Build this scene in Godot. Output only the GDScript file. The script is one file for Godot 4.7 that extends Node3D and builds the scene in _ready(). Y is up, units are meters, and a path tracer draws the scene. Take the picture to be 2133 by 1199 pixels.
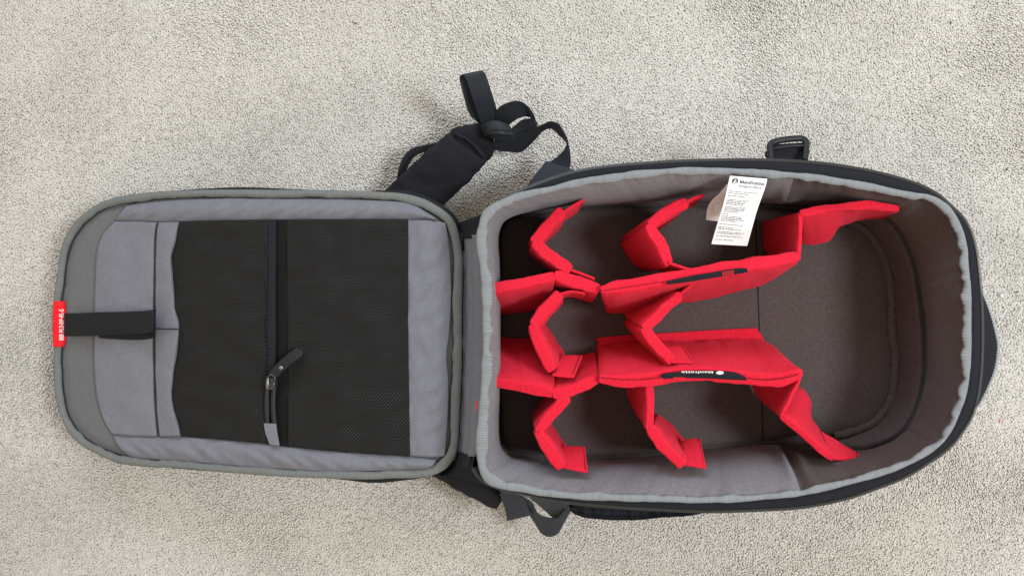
extends Node3D
# An open camera backpack on a pale carpet, seen from above. Metres; the image's right is +X, its bottom is +Z.

const H := 0.81          # height of the camera above the carpet
const F := 1518.0        # focal length in pixels of the photograph
const VX := 1080.0       # the point straight below the camera, in pixels of the photograph
const VY := 640.0
const RIM := 0.15        # height of the rim of the compartment
const NEAR := 0.05

var org := Vector3.ZERO
var M := {}
var rng := RandomNumberGenerator.new()
var nz := FastNoiseLite.new()
var nl := FastNoiseLite.new()

# ---------------------------------------------------------------- helpers
class MB:
	var v := PackedVector3Array()
	var uv := PackedVector2Array()
	var idx := PackedInt32Array()
	func tri(a: int, b: int, c: int) -> void:
		idx.append(a); idx.append(b); idx.append(c)
	func add(p: Vector3, t := Vector2.ZERO) -> int:
		v.append(p); uv.append(t)
		return v.size() - 1
	func quad(a: Vector3, b: Vector3, c: Vector3, d: Vector3) -> void:
		var i := add(a, Vector2(0, 0)); add(b, Vector2(1, 0)); add(c, Vector2(1, 1)); add(d, Vector2(0, 1))
		tri(i, i + 1, i + 2); tri(i, i + 2, i + 3)
	# rows of equal length; uvs in metres along columns and rows
	func grid(rows: Array, close := false) -> void:
		var n: int = rows[0].size()
		var w := n + (1 if close else 0)
		var first := v.size()
		var lv := 0.0
		var mid := n / 2
		for r in rows.size():
			var row: PackedVector3Array = rows[r]
			if r > 0:
				lv += row[mid].distance_to(rows[r - 1][mid])
			var lu := 0.0
			for c in w:
				if c > 0:
					lu += row[c % n].distance_to(row[(c - 1) % n])
				add(row[c % n], Vector2(lu, lv))
		for r in rows.size() - 1:
			for c in w - 1:
				var a := first + r * w + c
				tri(a, a + 1, a + w + 1)
				tri(a, a + w + 1, a + w)
	func fan(ring: PackedVector3Array, flip := false) -> void:
		var c := Vector3.ZERO
		for p in ring:
			c += p
		c /= ring.size()
		var o := add(c)
		for p in ring:
			add(p, Vector2((p - c).x, (p - c).z))
		for k in ring.size():
			var a := o + 1 + k
			var b := o + 1 + (k + 1) % ring.size()
			if flip:
				tri(o, b, a)
			else:
				tri(o, a, b)
	func box(c: Vector3, x: Vector3, y: Vector3, z: Vector3) -> void:
		quad(c - x + y - z, c + x + y - z, c + x + y + z, c - x + y + z)
		quad(c - x - y + z, c + x - y + z, c + x - y - z, c - x - y - z)
		quad(c - x + y + z, c + x + y + z, c + x - y + z, c - x - y + z)
		quad(c + x + y - z, c - x + y - z, c - x - y - z, c + x - y - z)
		quad(c + x + y + z, c + x + y - z, c + x - y - z, c + x - y + z)
		quad(c - x + y - z, c - x + y + z, c - x - y + z, c - x - y - z)

func commit(mb: MB, flat := false) -> ArrayMesh:
	var nrm := PackedVector3Array()
	var n := mb.v.size()
	nrm.resize(n)
	for k in range(0, mb.idx.size(), 3):
		var a := mb.idx[k]; var b := mb.idx[k + 1]; var c := mb.idx[k + 2]
		var f := (mb.v[c] - mb.v[a]).cross(mb.v[b] - mb.v[a]) * 1e6
		nrm[a] += f; nrm[b] += f; nrm[c] += f
	if not flat:
		var at := {}
		var sums := PackedVector3Array()
		var own := PackedInt32Array(); own.resize(n)
		for i in n:
			var q := Vector3i((mb.v[i] * 50000.0).round())
			var s: int = at.get(q, -1)
			if s < 0:
				s = sums.size(); at[q] = s; sums.append(Vector3.ZERO)
			own[i] = s
			sums[s] += nrm[i]
		for i in n:
			nrm[i] = sums[own[i]]
	for i in n:
		nrm[i] = nrm[i].normalized() if nrm[i].length_squared() > 0.0 else Vector3.UP
	var v := PackedVector3Array(); v.resize(n)
	for i in n:
		v[i] = mb.v[i] - org
	var arr := []
	arr.resize(Mesh.ARRAY_MAX)
	arr[Mesh.ARRAY_VERTEX] = v
	arr[Mesh.ARRAY_NORMAL] = nrm
	arr[Mesh.ARRAY_TEX_UV] = mb.uv
	arr[Mesh.ARRAY_INDEX] = mb.idx
	var m := ArrayMesh.new()
	m.add_surface_from_arrays(Mesh.PRIMITIVE_TRIANGLES, arr)
	return m

func part(called: String, mb: MB, mat: Material, parent: Node, label := "", flat := false) -> MeshInstance3D:
	var o := MeshInstance3D.new()
	var stem := called
	var k := 0
	while parent.has_node(NodePath(called)):
		k += 1
		called = "%s_%03d" % [stem, k]
	o.name = called
	o.mesh = commit(mb, flat)
	o.material_override = mat
	parent.add_child(o, true)
	if label:
		o.set_meta("label", label)
	return o

func thing(called: String, label: String, category: String, at: Vector3, group := "") -> Node3D:
	var o := Node3D.new()
	var stem := called
	var k := 0
	while has_node(NodePath(called)):
		k += 1
		called = "%s_%03d" % [stem, k]
	o.name = called
	o.position = at
	org = at
	add_child(o, true)
	o.set_meta("label", label)
	o.set_meta("category", category)
	if group:
		o.set_meta("group", group)
	return o

func P(px: float, py: float, h: float) -> Vector3:      # a place h above the carpet, from its place on the plan
	var d := (H - h) / F
	return Vector3((px - VX) * d, h, (py - VY) * d)

func PL(a: Array, h: float) -> Array:                    # list of [x, y] or [x, y, h] to points
	var r := []
	for p in a:
		r.append(P(p[0], p[1], p[2] if p.size() > 2 else h))
	return r

func cat(a: Array, t: float, closed := false):           # Catmull-Rom through a list, t in 0..1
	var n := a.size()
	var s := t * (n if closed else n - 1)
	var i := int(floor(s))
	if not closed:
		i = clampi(i, 0, n - 2)
	var f := s - i
	var g := func(k): return a[posmod(k, n)] if closed else a[clampi(k, 0, n - 1)]
	var p0 = g.call(i - 1); var p1 = g.call(i); var p2 = g.call(i + 1); var p3 = g.call(i + 2)
	return p1 + 0.5 * f * (p2 - p0 + f * (2.0 * p0 - 5.0 * p1 + 4.0 * p2 - p3 + f * (3.0 * (p1 - p2) + p3 - p0)))

func V2(a: Array) -> Array:
	var r := []
	for p in a:
		r.append(Vector2(p[0], p[1]))
	return r

func resample(a: Array, n: int, closed: bool, smooth := true) -> Array:   # Vector2/3 list to n points evenly spaced
	var dense := []
	var k := a.size() * 14
	for i in k + (0 if closed else 1):
		var t := float(i) / k
		if smooth:
			dense.append(cat(a, t, closed))
		else:
			var s := t * (a.size() if closed else a.size() - 1)
			var j := mini(int(s), a.size() - (1 if closed else 2))
			dense.append(a[j].lerp(a[(j + 1) % a.size()], s - j))
	if closed:
		dense.append(dense[0])
	var acc := PackedFloat32Array([0.0])
	for i in range(1, dense.size()):
		acc.append(acc[i - 1] + dense[i].distance_to(dense[i - 1]))
	var total := acc[acc.size() - 1]
	var out := []
	var j := 0
	for i in n:
		var want := total * i / (n if closed else n - 1)
		while j < acc.size() - 2 and acc[j + 1] < want:
			j += 1
		var f := clampf((want - acc[j]) / maxf(acc[j + 1] - acc[j], 1e-9), 0.0, 1.0)
		out.append(dense[j].lerp(dense[j + 1], f))
	return out

func normals2(a: Array, closed := true) -> Array:        # left-hand normals, outwards for a list that runs clockwise on the plan
	var r := []
	var n := a.size()
	for i in n:
		var p: Vector2 = a[posmod(i - 1, n)] if closed else a[maxi(i - 1, 0)]
		var q: Vector2 = a[(i + 1) % n] if closed else a[mini(i + 1, n - 1)]
		var t := (q - p).normalized()
		r.append(Vector2(t.y, -t.x))
	return r

class Polar:                                             # a star-shaped outline as radius by angle
	var c: Vector2
	var r := PackedFloat32Array()
	func _init(pts: Array, centre: Vector2) -> void:
		c = centre
		r.resize(1440)
		r.fill(-1.0)
		var n := pts.size()
		for i in n:
			var a: Vector2 = pts[i] - c
			var b: Vector2 = pts[(i + 1) % n] - c
			var s := a.angle()
			var e := b.angle()
			var d := wrapf(e - s, -PI, PI)
			var steps := maxi(int(absf(d) / TAU * 1440.0 * 3.0), 1)
			for k in steps + 1:
				var p := a.lerp(b, float(k) / steps)
				r[posmod(int(round(p.angle() / TAU * 1440.0)), 1440)] = p.length()
		for i in 1440:
			if r[i] < 0.0:
				r[i] = r[posmod(i - 1, 1440)]
	func at(p: Vector2) -> Vector2:                      # the outline's point in the direction of p
		var th := posmod(int(floor((p - c).angle() / TAU * 1440.0)), 1440)
		var x := fposmod((p - c).angle() / TAU * 1440.0, 1440.0)
		var f = x - floor(x)
		return c + (p - c).normalized() * lerpf(r[th], r[(th + 1) % 1440], f)

# A band between two edges with a rounded section: webbing, tabs, padded panels, straps.
func strip(mb: MB, A: Array, B: Array, t, p := 6.0, n := 24, smooth := true, puff := false, ends := 0.5, wob := 0.0, sec := 18) -> void:
	var rows := []
	var a := []
	var b := []
	for i in n:
		var s := float(i) / (n - 1)
		if smooth:
			a.append(cat(A, s)); b.append(cat(B, s))
		else:
			var x := s * (A.size() - 1)
			var j := mini(int(x), A.size() - 2)
			a.append(A[j].lerp(A[j + 1], x - j)); b.append(B[j].lerp(B[j + 1], x - j))
	for i in n:
		var s := float(i) / (n - 1)
		var mid: Vector3 = (a[i] + b[i]) * 0.5
		var half: Vector3 = (a[i] - b[i]) * 0.5
		var i0 := maxi(i - 1, 0); var i1 := mini(i + 1, n - 1)
		var tan: Vector3 = (a[i1] + b[i1] - a[i0] - b[i0])
		var nn := tan.cross(half).normalized()
		var tt: float = t if t is float else lerpf(t[mini(int(s * (t.size() - 1)), t.size() - 2)], t[mini(int(s * (t.size() - 1)), t.size() - 2) + 1], s * (t.size() - 1) - mini(int(s * (t.size() - 1)), t.size() - 2))
		if puff:
			var e := minf(s, 1.0 - s) / 0.22
			tt *= lerpf(ends, 1.0, sqrt(1.0 - pow(1.0 - clampf(e, 0.0, 1.0), 2.0)))
		var row := PackedVector3Array()
		for k in sec:
			var g := TAU * (k + 0.5) / sec
			var cx := signf(cos(g)) * pow(absf(cos(g)), 2.0 / p)
			var cy := signf(sin(g)) * pow(absf(sin(g)), 2.0 / p)
			var q := mid + half * cx + nn * (tt * 0.5 * cy)
			if wob > 0.0:
				q += nn * wob * nz.get_noise_3dv(q * 1000.0) + Vector3(nz.get_noise_3dv(q * 1600.0 + Vector3(90, 0, 0)), 0, nz.get_noise_3dv(q * 1600.0 + Vector3(0, 0, 70))) * wob * 0.5
			row.append(q)
		rows.append(row)
	mb.grid(rows, true)
	mb.fan(rows[0], true)
	mb.fan(rows[n - 1], false)

# A closed or open cord of elliptical section along points, with half widths across (in plan) and up.
func cord(mb: MB, pts: Array, rw, rh: float, closed: bool, sec := 12) -> void:
	var rows := []
	var n := pts.size()
	for i in n:
		var p0: Vector3 = pts[posmod(i - 1, n)] if closed else pts[maxi(i - 1, 0)]
		var p1: Vector3 = pts[(i + 1) % n] if closed else pts[mini(i + 1, n - 1)]
		var tan := (p1 - p0).normalized()
		var side := tan.cross(Vector3.UP)
		side = side.normalized() if side.length() > 0.01 else Vector3.RIGHT
		var up := side.cross(tan).normalized()
		var w: float = rw if rw is float else rw[i]
		var row := PackedVector3Array()
		for k in sec:
			var g := TAU * k / sec
			row.append(pts[i] + side * cos(g) * w + up * sin(g) * rh)
		rows.append(row)
	if closed:
		rows.append(rows[0])
	mb.grid(rows, true)
	if not closed:
		mb.fan(rows[0], true); mb.fan(rows[n - 1], false)

# A four-sided cloth panel from its four edges on the plan; hf gives the height at (x, y, u, v).
func coons(mb: MB, top: Array, bottom: Array, left: Array, right: Array, hf: Callable, nu: int, nv: int, lip := 0.002) -> void:
	var T := resample(V2(top), nu, false, top.size() > 2)
	var B := resample(V2(bottom), nu, false, bottom.size() > 2)
	var L := resample(V2(left), nv, false, left.size() > 2)
	var R := resample(V2(right), nv, false, right.size() > 2)
	var rows := []
	for j in nv:
		var v := float(j) / (nv - 1)
		var row := PackedVector3Array()
		for i in nu:
			var u := float(i) / (nu - 1)
			var q: Vector2 = T[i] * (1 - v) + B[i] * v + L[j] * (1 - u) + R[j] * u - (T[0] * (1 - u) * (1 - v) + T[nu - 1] * u * (1 - v) + B[0] * (1 - u) * v + B[nu - 1] * u * v)
			var h: float = hf.call(q.x, q.y, u, v)
			row.append(P(q.x, q.y, h))
		row.insert(0, row[0] - Vector3(0, lip, 0))
		row.append(row[nu] - Vector3(0, lip, 0))
		rows.append(row)
	var f := PackedVector3Array(); var l := PackedVector3Array()
	for q in rows[0]:
		f.append(q - Vector3(0, lip, 0))
	for q in rows[nv - 1]:
		l.append(q - Vector3(0, lip, 0))
	rows.insert(0, f)
	rows.append(l)
	mb.grid(rows)

# Flat print: a word laid on a surface given by f(u, v) with u along the word and v up.
func word(mb: MB, text: String, f: Callable, aspect_width := 0.0, font_name := "Droid Sans", bold := false) -> void:
	var tm := TextMesh.new()
	var sf := SystemFont.new()
	sf.font_names = PackedStringArray([font_name])
	if bold:
		sf.font_weight = 700
	tm.font = sf
	tm.text = text
	tm.font_size = 64
	tm.depth = 0.0
	tm.pixel_size = 0.01
	tm.curve_step = 2.0
	var arr := tm.surface_get_arrays(0)
	var v: PackedVector3Array = arr[Mesh.ARRAY_VERTEX]
	var lo := v[0]; var hi := v[0]
	for p in v:
		lo = lo.min(p); hi = hi.max(p)
	var first := mb.v.size()
	for p in v:
		mb.add(f.call((p.x - lo.x) / (hi.x - lo.x), (p.y - lo.y) / (hi.y - lo.y)))
	var ix = arr[Mesh.ARRAY_INDEX]
	if ix == null or ix.size() == 0:
		ix = PackedInt32Array(range(v.size()))
	for k in ix:
		mb.idx.append(first + k)

# ---------------------------------------------------------------- materials
func tex(n: int, f: Callable, m := -1) -> ImageTexture:
	var w := n
	var h := n if m < 0 else m
	var im := Image.create(w, h, false, Image.FORMAT_RGB8)
	for y in h:
		for x in w:
			im.set_pixel(x, y, f.call(x, y))
	return ImageTexture.create_from_image(im)

func cloth(lin: Color, rough := 0.95, sheen := 0.0) -> StandardMaterial3D:
	var m := StandardMaterial3D.new()
	m.albedo_color = lin.linear_to_srgb()
	m.roughness = rough
	m.metallic_specular = 0.3
	m.cull_mode = BaseMaterial3D.CULL_DISABLED
	if sheen > 0.0:
		m.rim_enabled = true
		m.rim = sheen
		m.rim_tint = 0.7
	return m

func tri_map(m: StandardMaterial3D, t: Texture2D, scale: float) -> void:
	m.albedo_texture = t
	m.uv1_triplanar = true
	m.uv1_scale = Vector3.ONE * scale

func bump(m: StandardMaterial3D, t: Texture2D, mm: float) -> void:
	m.heightmap_enabled = true
	m.heightmap_texture = t
	m.heightmap_scale = mm * 0.1

func materials() -> void:
	rng.seed = 7
	# plain-weave nylon with a fine rib and cloudy tone
	var cloud := FastNoiseLite.new(); cloud.seed = 3; cloud.frequency = 0.02; cloud.fractal_octaves = 4
	var fuzz := FastNoiseLite.new(); fuzz.seed = 5; fuzz.frequency = 0.18; fuzz.fractal_octaves = 3
	var seamless := func(n: FastNoiseLite, x: float, y: float, s: float) -> float:
		var a := x / s * TAU; var b := y / s * TAU; var r := s / TAU
		return n.get_noise_3d(cos(a) * r + 500.0 * sin(b) / 500.0 * r, sin(a) * r + cos(b) * r, sin(b) * r)
	var nylon := tex(512, func(x, y):
		var g: float = 0.88 + 0.04 * cloud.get_noise_2d(x, y) + (0.05 if (y % 4) < 2 else -0.05) + 0.05 * fuzz.get_noise_2d(x * 2.0, y * 2.0)
		return Color(g, g, g))
	var felt := tex(512, func(x, y):
		var a: float = fuzz.get_noise_2d(x * 1.3, y * 1.3)
		var g: float = 0.86 + 0.22 * a + 0.08 * cloud.get_noise_2d(x * 2.0, y * 2.0)
		return Color(g, g, g))
	var rib := tex(64, func(x, y):
		var g: float = 0.84 + 0.14 * (0.5 + 0.5 * sin(TAU * y / 16.0)) + rng.randf_range(-0.04, 0.04)
		return Color(g, g, g))
	# open-weave mesh: dark yarn with staggered holes that show paler cloth where it lies against it
	var lay := FastNoiseLite.new(); lay.seed = 21; lay.frequency = 0.0045; lay.fractal_octaves = 3
	var net := tex(1024, func(x, y):
		var cell := 13.0
		var row := floori(y / 7.6)
		var fx := fposmod(x + (cell * 0.5 if row % 2 else 0.0), cell) - cell * 0.5
		var fy := fposmod(y, 7.6) - 3.8
		var d: float = fx * fx / 11.0 + fy * fy / 4.2
		var k: float = clampf(0.5 + 1.5 * lay.get_noise_2d(x, y * 1.3), 0.1, 1.0)
		var g := 0.37 - 0.10 * k + (0.40 * k if d < 1.0 else 0.0) + rng.randf_range(-0.03, 0.03)
		return Color(g, g * 0.985, g * 0.97))
	M.nylon = cloth(Color(0.192, 0.190, 0.216)); tri_map(M.nylon, nylon, 14.0); bump(M.nylon, felt, 0.03)
	M.nylon_dark = cloth(Color(0.15, 0.149, 0.152)); tri_map(M.nylon_dark, nylon, 14.0); bump(M.nylon_dark, felt, 0.08)
	M.side_lining = cloth(Color(0.235, 0.226, 0.24), 1.0, 0.5); tri_map(M.side_lining, felt, 9.0); bump(M.side_lining, felt, 0.35)
	M.lining = cloth(Color(0.100, 0.078, 0.074), 1.0, 0.5); tri_map(M.lining, felt, 9.0); bump(M.lining, felt, 0.35)
	M.felt = cloth(Color(0.83, 0.018, 0.046), 1.0, 0.35); tri_map(M.felt, felt, 12.0); bump(M.felt, felt, 1.2)
	M.thread = cloth(Color(0.16, 0.006, 0.01))
	M.dark_thread = cloth(Color(0.02, 0.02, 0.022))
	M.binding = cloth(Color(0.225, 0.235, 0.243), 0.9); M.binding.albedo_texture = rib; M.binding.uv1_scale = Vector3(1, 1 / 0.0066, 1); bump(M.binding, rib, 0.05)
	M.lid_binding = cloth(Color(0.16, 0.167, 0.158), 0.9); M.lid_binding.albedo_texture = rib; M.lid_binding.uv1_scale = Vector3(1, 1 / 0.006, 1); bump(M.lid_binding, rib, 0.04)
	M.webbing = cloth(Color(0.027, 0.031, 0.039), 0.5); M.webbing.albedo_texture = rib; M.webbing.uv1_scale = Vector3(1, 1 / 0.006, 1); bump(M.webbing, rib, 0.2)
	M.smooth_webbing = cloth(Color(0.012, 0.013, 0.0145), 0.6); M.smooth_webbing.metallic_specular = 0.25; M.smooth_webbing.albedo_texture = rib; M.smooth_webbing.uv1_scale = Vector3(1, 1 / 0.005, 1); bump(M.smooth_webbing, rib, 0.1)
	M.black = cloth(Color(0.010, 0.010, 0.013), 0.9, 0.15); bump(M.black, felt, 0.4); M.black.uv1_triplanar = true; M.black.uv1_scale = Vector3.ONE * 12.0
	M.tape = cloth(Color(0.014, 0.0145, 0.019), 0.85); tri_map(M.tape, nylon, 30.0)
	M.plastic = cloth(Color(0.012, 0.012, 0.014), 0.5); M.plastic.metallic_specular = 0.35
	M.teeth = cloth(Color(0.014, 0.0145, 0.016), 0.4); M.teeth.metallic_specular = 0.6
	M.metal = cloth(Color(0.25, 0.25, 0.25), 0.35); M.metal.metallic = 0.8
	M.net = cloth(Color(0.088, 0.085, 0.083), 0.8); M.net.albedo_texture = net; M.net.uv1_scale = Vector3(1 / 0.25, 1 / 0.25, 1)
	M.net_dark = cloth(Color(0.035, 0.034, 0.034), 0.8); M.net_dark.albedo_texture = net; M.net_dark.uv1_scale = Vector3(1 / 0.25, 1 / 0.25, 1)
	M.red_tag = cloth(Color(0.66, 0.012, 0.018), 0.8)
	M.white = cloth(Color(0.66, 0.65, 0.63), 0.7)
	M.paper = cloth(Color(0.69, 0.675, 0.66), 0.6); M.paper.backlight_enabled = true; M.paper.backlight = Color(0.25, 0.25, 0.25)
	M.ink = cloth(Color(0.02, 0.02, 0.022), 0.8)
	M.grey_ink = cloth(Color(0.16, 0.155, 0.15), 0.8)
	M.red_ink = cloth(Color(0.6, 0.02, 0.02), 0.8)
	M.tuft = cloth(Color(1, 1, 1), 1.0); M.tuft.vertex_color_use_as_albedo = true
	M.backing = cloth(Color(0.47, 0.435, 0.385), 1.0); tri_map(M.backing, felt, 3.0)

# ---------------------------------------------------------------- outlines on the plan
var rim_mid := [[1003, 500], [1008, 468], [1018, 443], [1045, 425], [1089, 407], [1140, 396], [1200, 382], [1260, 372], [1340, 362], [1430, 356], [1514, 357], [1610, 363], [1696, 370], [1791, 386], [1886, 404], [1934, 412], [1962, 426], [1983, 447], [1998, 476], [2007, 512], [2011, 548], [2014, 600], [2017, 668], [2016, 720], [2013, 770], [2008, 812], [1997, 846], [1985, 878], [1968, 908], [1940, 934], [1900, 957], [1855, 977], [1791, 997], [1720, 1014], [1665, 1026], [1580, 1035], [1470, 1040], [1360, 1038], [1250, 1034], [1163, 1029], [1092, 1018], [1050, 1009], [1026, 1001], [1010, 985], [1003, 950], [1003, 910], [1006, 860], [1011, 810], [1014, 740], [1014, 660], [1011, 580]]
var teeth_line := [[1004, 452], [1035, 424], [1080, 399], [1140, 375], [1200, 357], [1278, 345], [1360, 339], [1430, 335], [1550, 333], [1640, 335], [1728, 342], [1823, 358], [1902, 380], [1950, 402], [1981, 428], [2013, 462], [2032, 510], [2041, 573], [2046, 640], [2047, 720], [2043, 790], [2032, 850], [2013, 888], [1981, 929], [1934, 964], [1886, 993], [1823, 1018], [1760, 1039], [1672, 1056], [1580, 1062], [1470, 1065], [1360, 1060], [1276, 1055], [1163, 1044], [1078, 1027], [1021, 1010], [996, 992], [985, 975]]
var wall_base := [[1036, 700], [1038, 560], [1044, 465], [1120, 440], [1209, 431], [1332, 424], [1450, 420], [1600, 424], [1750, 432], [1815, 437], [1848, 450], [1877, 478], [1902, 526], [1916, 574], [1928, 653], [1932, 692], [1932, 771], [1924, 818], [1909, 863], [1884, 901], [1840, 927], [1785, 938], [1680, 930], [1580, 926], [1470, 937], [1342, 951], [1250, 956], [1110, 952], [1046, 930], [1037, 840]]
var pad_edge := [[1043, 700], [1045, 560], [1052, 470], [1120, 447], [1209, 437], [1332, 431], [1500, 430], [1650, 440], [1730, 450], [1766, 461], [1798, 477], [1823, 507], [1842, 548], [1854, 605], [1856, 690], [1863, 735], [1861, 787], [1852, 834], [1829, 869], [1804, 887], [1769, 899], [1735, 906], [1672, 908], [1580, 916], [1470, 928], [1342, 943], [1250, 948], [1110, 945], [1054, 925], [1045, 840]]
var lid_out := [[112, 700], [112, 624], [119, 570], [129, 512], [149, 471], [179, 441], [215, 420], [260, 406.5], [350, 398], [470, 394.5], [578, 395], [700, 396], [820, 401], [868, 409], [910, 428], [940, 452], [955, 482], [963, 528], [964, 570], [963, 660], [963, 738], [959, 840], [955, 915], [948, 950], [925, 979], [880, 994], [820, 996], [760, 998], [670, 996], [579, 992], [470, 984], [380, 976], [300, 972], [260, 968], [236, 960], [185, 936], [149, 909], [131, 876], [117, 834], [112, 780]]

func lid_h(px: float) -> float:                          # the lid slopes up from the carpet to the hinge
	var t := clampf((px - 110.0) / 855.0, 0.0, 1.0)
	return lerpf(0.042, 0.094, t) + 0.020 * sin(t * PI)

func base_h(b: Vector2) -> float:                        # the back panel curves up at the round end
	return lerpf(0.024, 0.080, smoothstep(1700.0, 1900.0, b.x))

func ring3(pts: Array, h: float) -> PackedVector3Array:
	var r := PackedVector3Array()
	for p in pts:
		r.append(P(p.x, p.y, h))
	return r

# ---------------------------------------------------------------- scene
func _ready() -> void:
	# camera
	var cam := Camera3D.new()
	cam.name = "camera"
	cam.position = Vector3(0, H, 0)
	cam.rotation_degrees = Vector3(-90, 0, 0)
	cam.projection = Camera3D.PROJECTION_FRUSTUM
	cam.near = NEAR
	cam.far = 30.0
	cam.size = NEAR * 1199.0 / F
	cam.frustum_offset = Vector2((1066.5 - VX) / F * NEAR, (VY - 599.5) / F * NEAR)
	add_child(cam)
	cam.current = true
	# the light of the room and of its window
	var we := WorldEnvironment.new()
	we.name = "environment"
	var e := Environment.new()
	e.background_mode = Environment.BG_COLOR
	e.background_color = Color(1.0, 0.89, 0.745).linear_to_srgb()
	e.background_energy_multiplier = 0.62
	e.tonemap_mode = Environment.TONE_MAPPER_LINEAR
	e.tonemap_exposure = 1.5
	e.sdfgi_enabled = true
	e.ssao_enabled = true
	e.ssil_enabled = true
	we.environment = e
	add_child(we)
	var lights := [["side_window_light", Vector3(1.4, 2.1, 0.02), Vector3(0, 0, 0), Vector2(0.55, 0.55), Color(0.93, 0.967, 1.0), 3.75], ["far_window_light", Vector3(-0.5, 1.6, -2.4), Vector3(-0.05, 0, -0.1), Vector2(1.8, 1.2), Color(0.80, 0.90, 1.0), 3.6]]
	for l in lights:
		var win := AreaLight3D.new()
		win.name = l[0]
		win.area_size = l[3]
		win.light_color = l[4]
		win.light_energy = l[5]
		win.area_range = 8.0
		win.area_attenuation = 2.0
		win.area_normalize_energy = true
		win.shadow_enabled = true
		add_child(win)
		win.look_at_from_position(l[1], l[2], Vector3.UP)

	nz.seed = 11; nz.frequency = 0.03; nz.fractal_octaves = 3
	nl.seed = 4; nl.frequency = 0.03; nl.fractal_type = FastNoiseLite.FRACTAL_NONE
	materials()
	carpet()
	var bag := thing("camera_backpack", "black camera backpack lying open on the carpet with grey lining and red dividers inside", "backpack", P(1400, 690, 0.0))
	body(bag)
	lid(bag)
	straps(bag)
	labels(bag)
	dividers()
	lint()

func carpet() -> void:
	org = Vector3.ZERO
	var c := Node3D.new()
	c.name = "carpet"
	add_child(c)
	c.set_meta("kind", "structure")
	c.set_meta("label", "pale beige and grey cut-pile carpet under the backpack")
	var mb := MB.new()
	mb.quad(Vector3(-4, -0.0010, -4), Vector3(4, -0.0010, -4), Vector3(4, -0.0010, 4), Vector3(-4, -0.0010, 4))
	part("carpet_backing", mb, M.backing, c)
	# one tuft: three short yarn ends that lean apart
	mb = MB.new()
	for k in 3:
		var a := TAU * k / 3.0 + 0.4
		var foot := Vector3(cos(a), 0, sin(a)) * 0.0009
		var tip := Vector3(cos(a + 0.5), 0, sin(a + 0.5)) * (0.0016 + 0.0003 * k)
		var rows := []
		for s in [[0.0, 0.0012], [0.55, 0.0015], [0.88, 0.0012], [1.0, 0.0005]]:
			var row := PackedVector3Array()
			for j in 5:
				var g: float = TAU * j / 5.0 + s[0] * 2.0
				row.append(foot.lerp(tip, s[0]) + Vector3(cos(g) * s[1], s[0] * 0.0017 - 0.0014 - 0.0002 * k, sin(g) * s[1]))
			rows.append(row)
		mb.grid(rows, true)
		mb.fan(rows[3])
	var tuft := commit(mb)
	var mm := MultiMesh.new()
	mm.transform_format = MultiMesh.TRANSFORM_3D
	mm.use_colors = true
	mm.mesh = tuft
	var step := 0.00255
	var x0 := -0.96; var x1 := 0.96; var z0 := -0.70; var z1 := 0.66
	var nx := int((x1 - x0) / step); var nzz := int((z1 - z0) / step)
	mm.instance_count = nx * nzz
	var buf := PackedFloat32Array()
	buf.resize(nx * nzz * 16)
	rng.seed = 99
	var patch := FastNoiseLite.new(); patch.seed = 8; patch.frequency = 3.2; patch.fractal_octaves = 3
	var clump := FastNoiseLite.new(); clump.seed = 15; clump.frequency = 95.0; clump.fractal_octaves = 2
	var o := 0
	for j in nzz:
		for i in nx:
			var x := x0 + (i + rng.randf_range(0.0, 1.0)) * step
			var z := z0 + (j + rng.randf_range(0.0, 1.0)) * step
			var lean := 0.6 * patch.get_noise_2d(x, z) + rng.randf_range(-0.16, 0.16)
			var lean2 := 0.6 * patch.get_noise_2d(x + 7.0, z) + rng.randf_range(-0.18, 0.18)
			var b := Basis(Vector3.RIGHT, lean) * Basis(Vector3.BACK, lean2) * Basis(Vector3.UP, rng.randf() * TAU)
			var s := rng.randf_range(0.8, 1.25)
			b = b.scaled(Vector3(s, s * rng.randf_range(0.8, 1.25), s))
			buf[o] = b.x.x; buf[o + 1] = b.y.x; buf[o + 2] = b.z.x; buf[o + 3] = x
			buf[o + 4] = b.x.y; buf[o + 5] = b.y.y; buf[o + 6] = b.z.y; buf[o + 7] = 0.0
			buf[o + 8] = b.x.z; buf[o + 9] = b.y.z; buf[o + 10] = b.z.z; buf[o + 11] = z
			var k := rng.randf() + 0.55 * clump.get_noise_2d(x, z)
			var col := Color(0.508, 0.478, 0.434) if k > 0.34 else (Color(0.488, 0.457, 0.413) if k > 0.05 else Color(0.458, 0.426, 0.382))
			var t := rng.randf_range(0.92, 1.05) * (1.0 + 0.06 * patch.get_noise_2d(x * 0.8 + 3.0, z * 0.8))
			buf[o + 12] = col.r * t; buf[o + 13] = col.g * t; buf[o + 14] = col.b * t; buf[o + 15] = 1.0
			o += 16
	mm.buffer = buf
	var mi := MultiMeshInstance3D.new()
	mi.name = "carpet_pile"
	mi.multimesh = mm
	mi.material_override = M.tuft
	mi.set_meta("kind", "stuff")
	c.add_child(mi)

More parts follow.
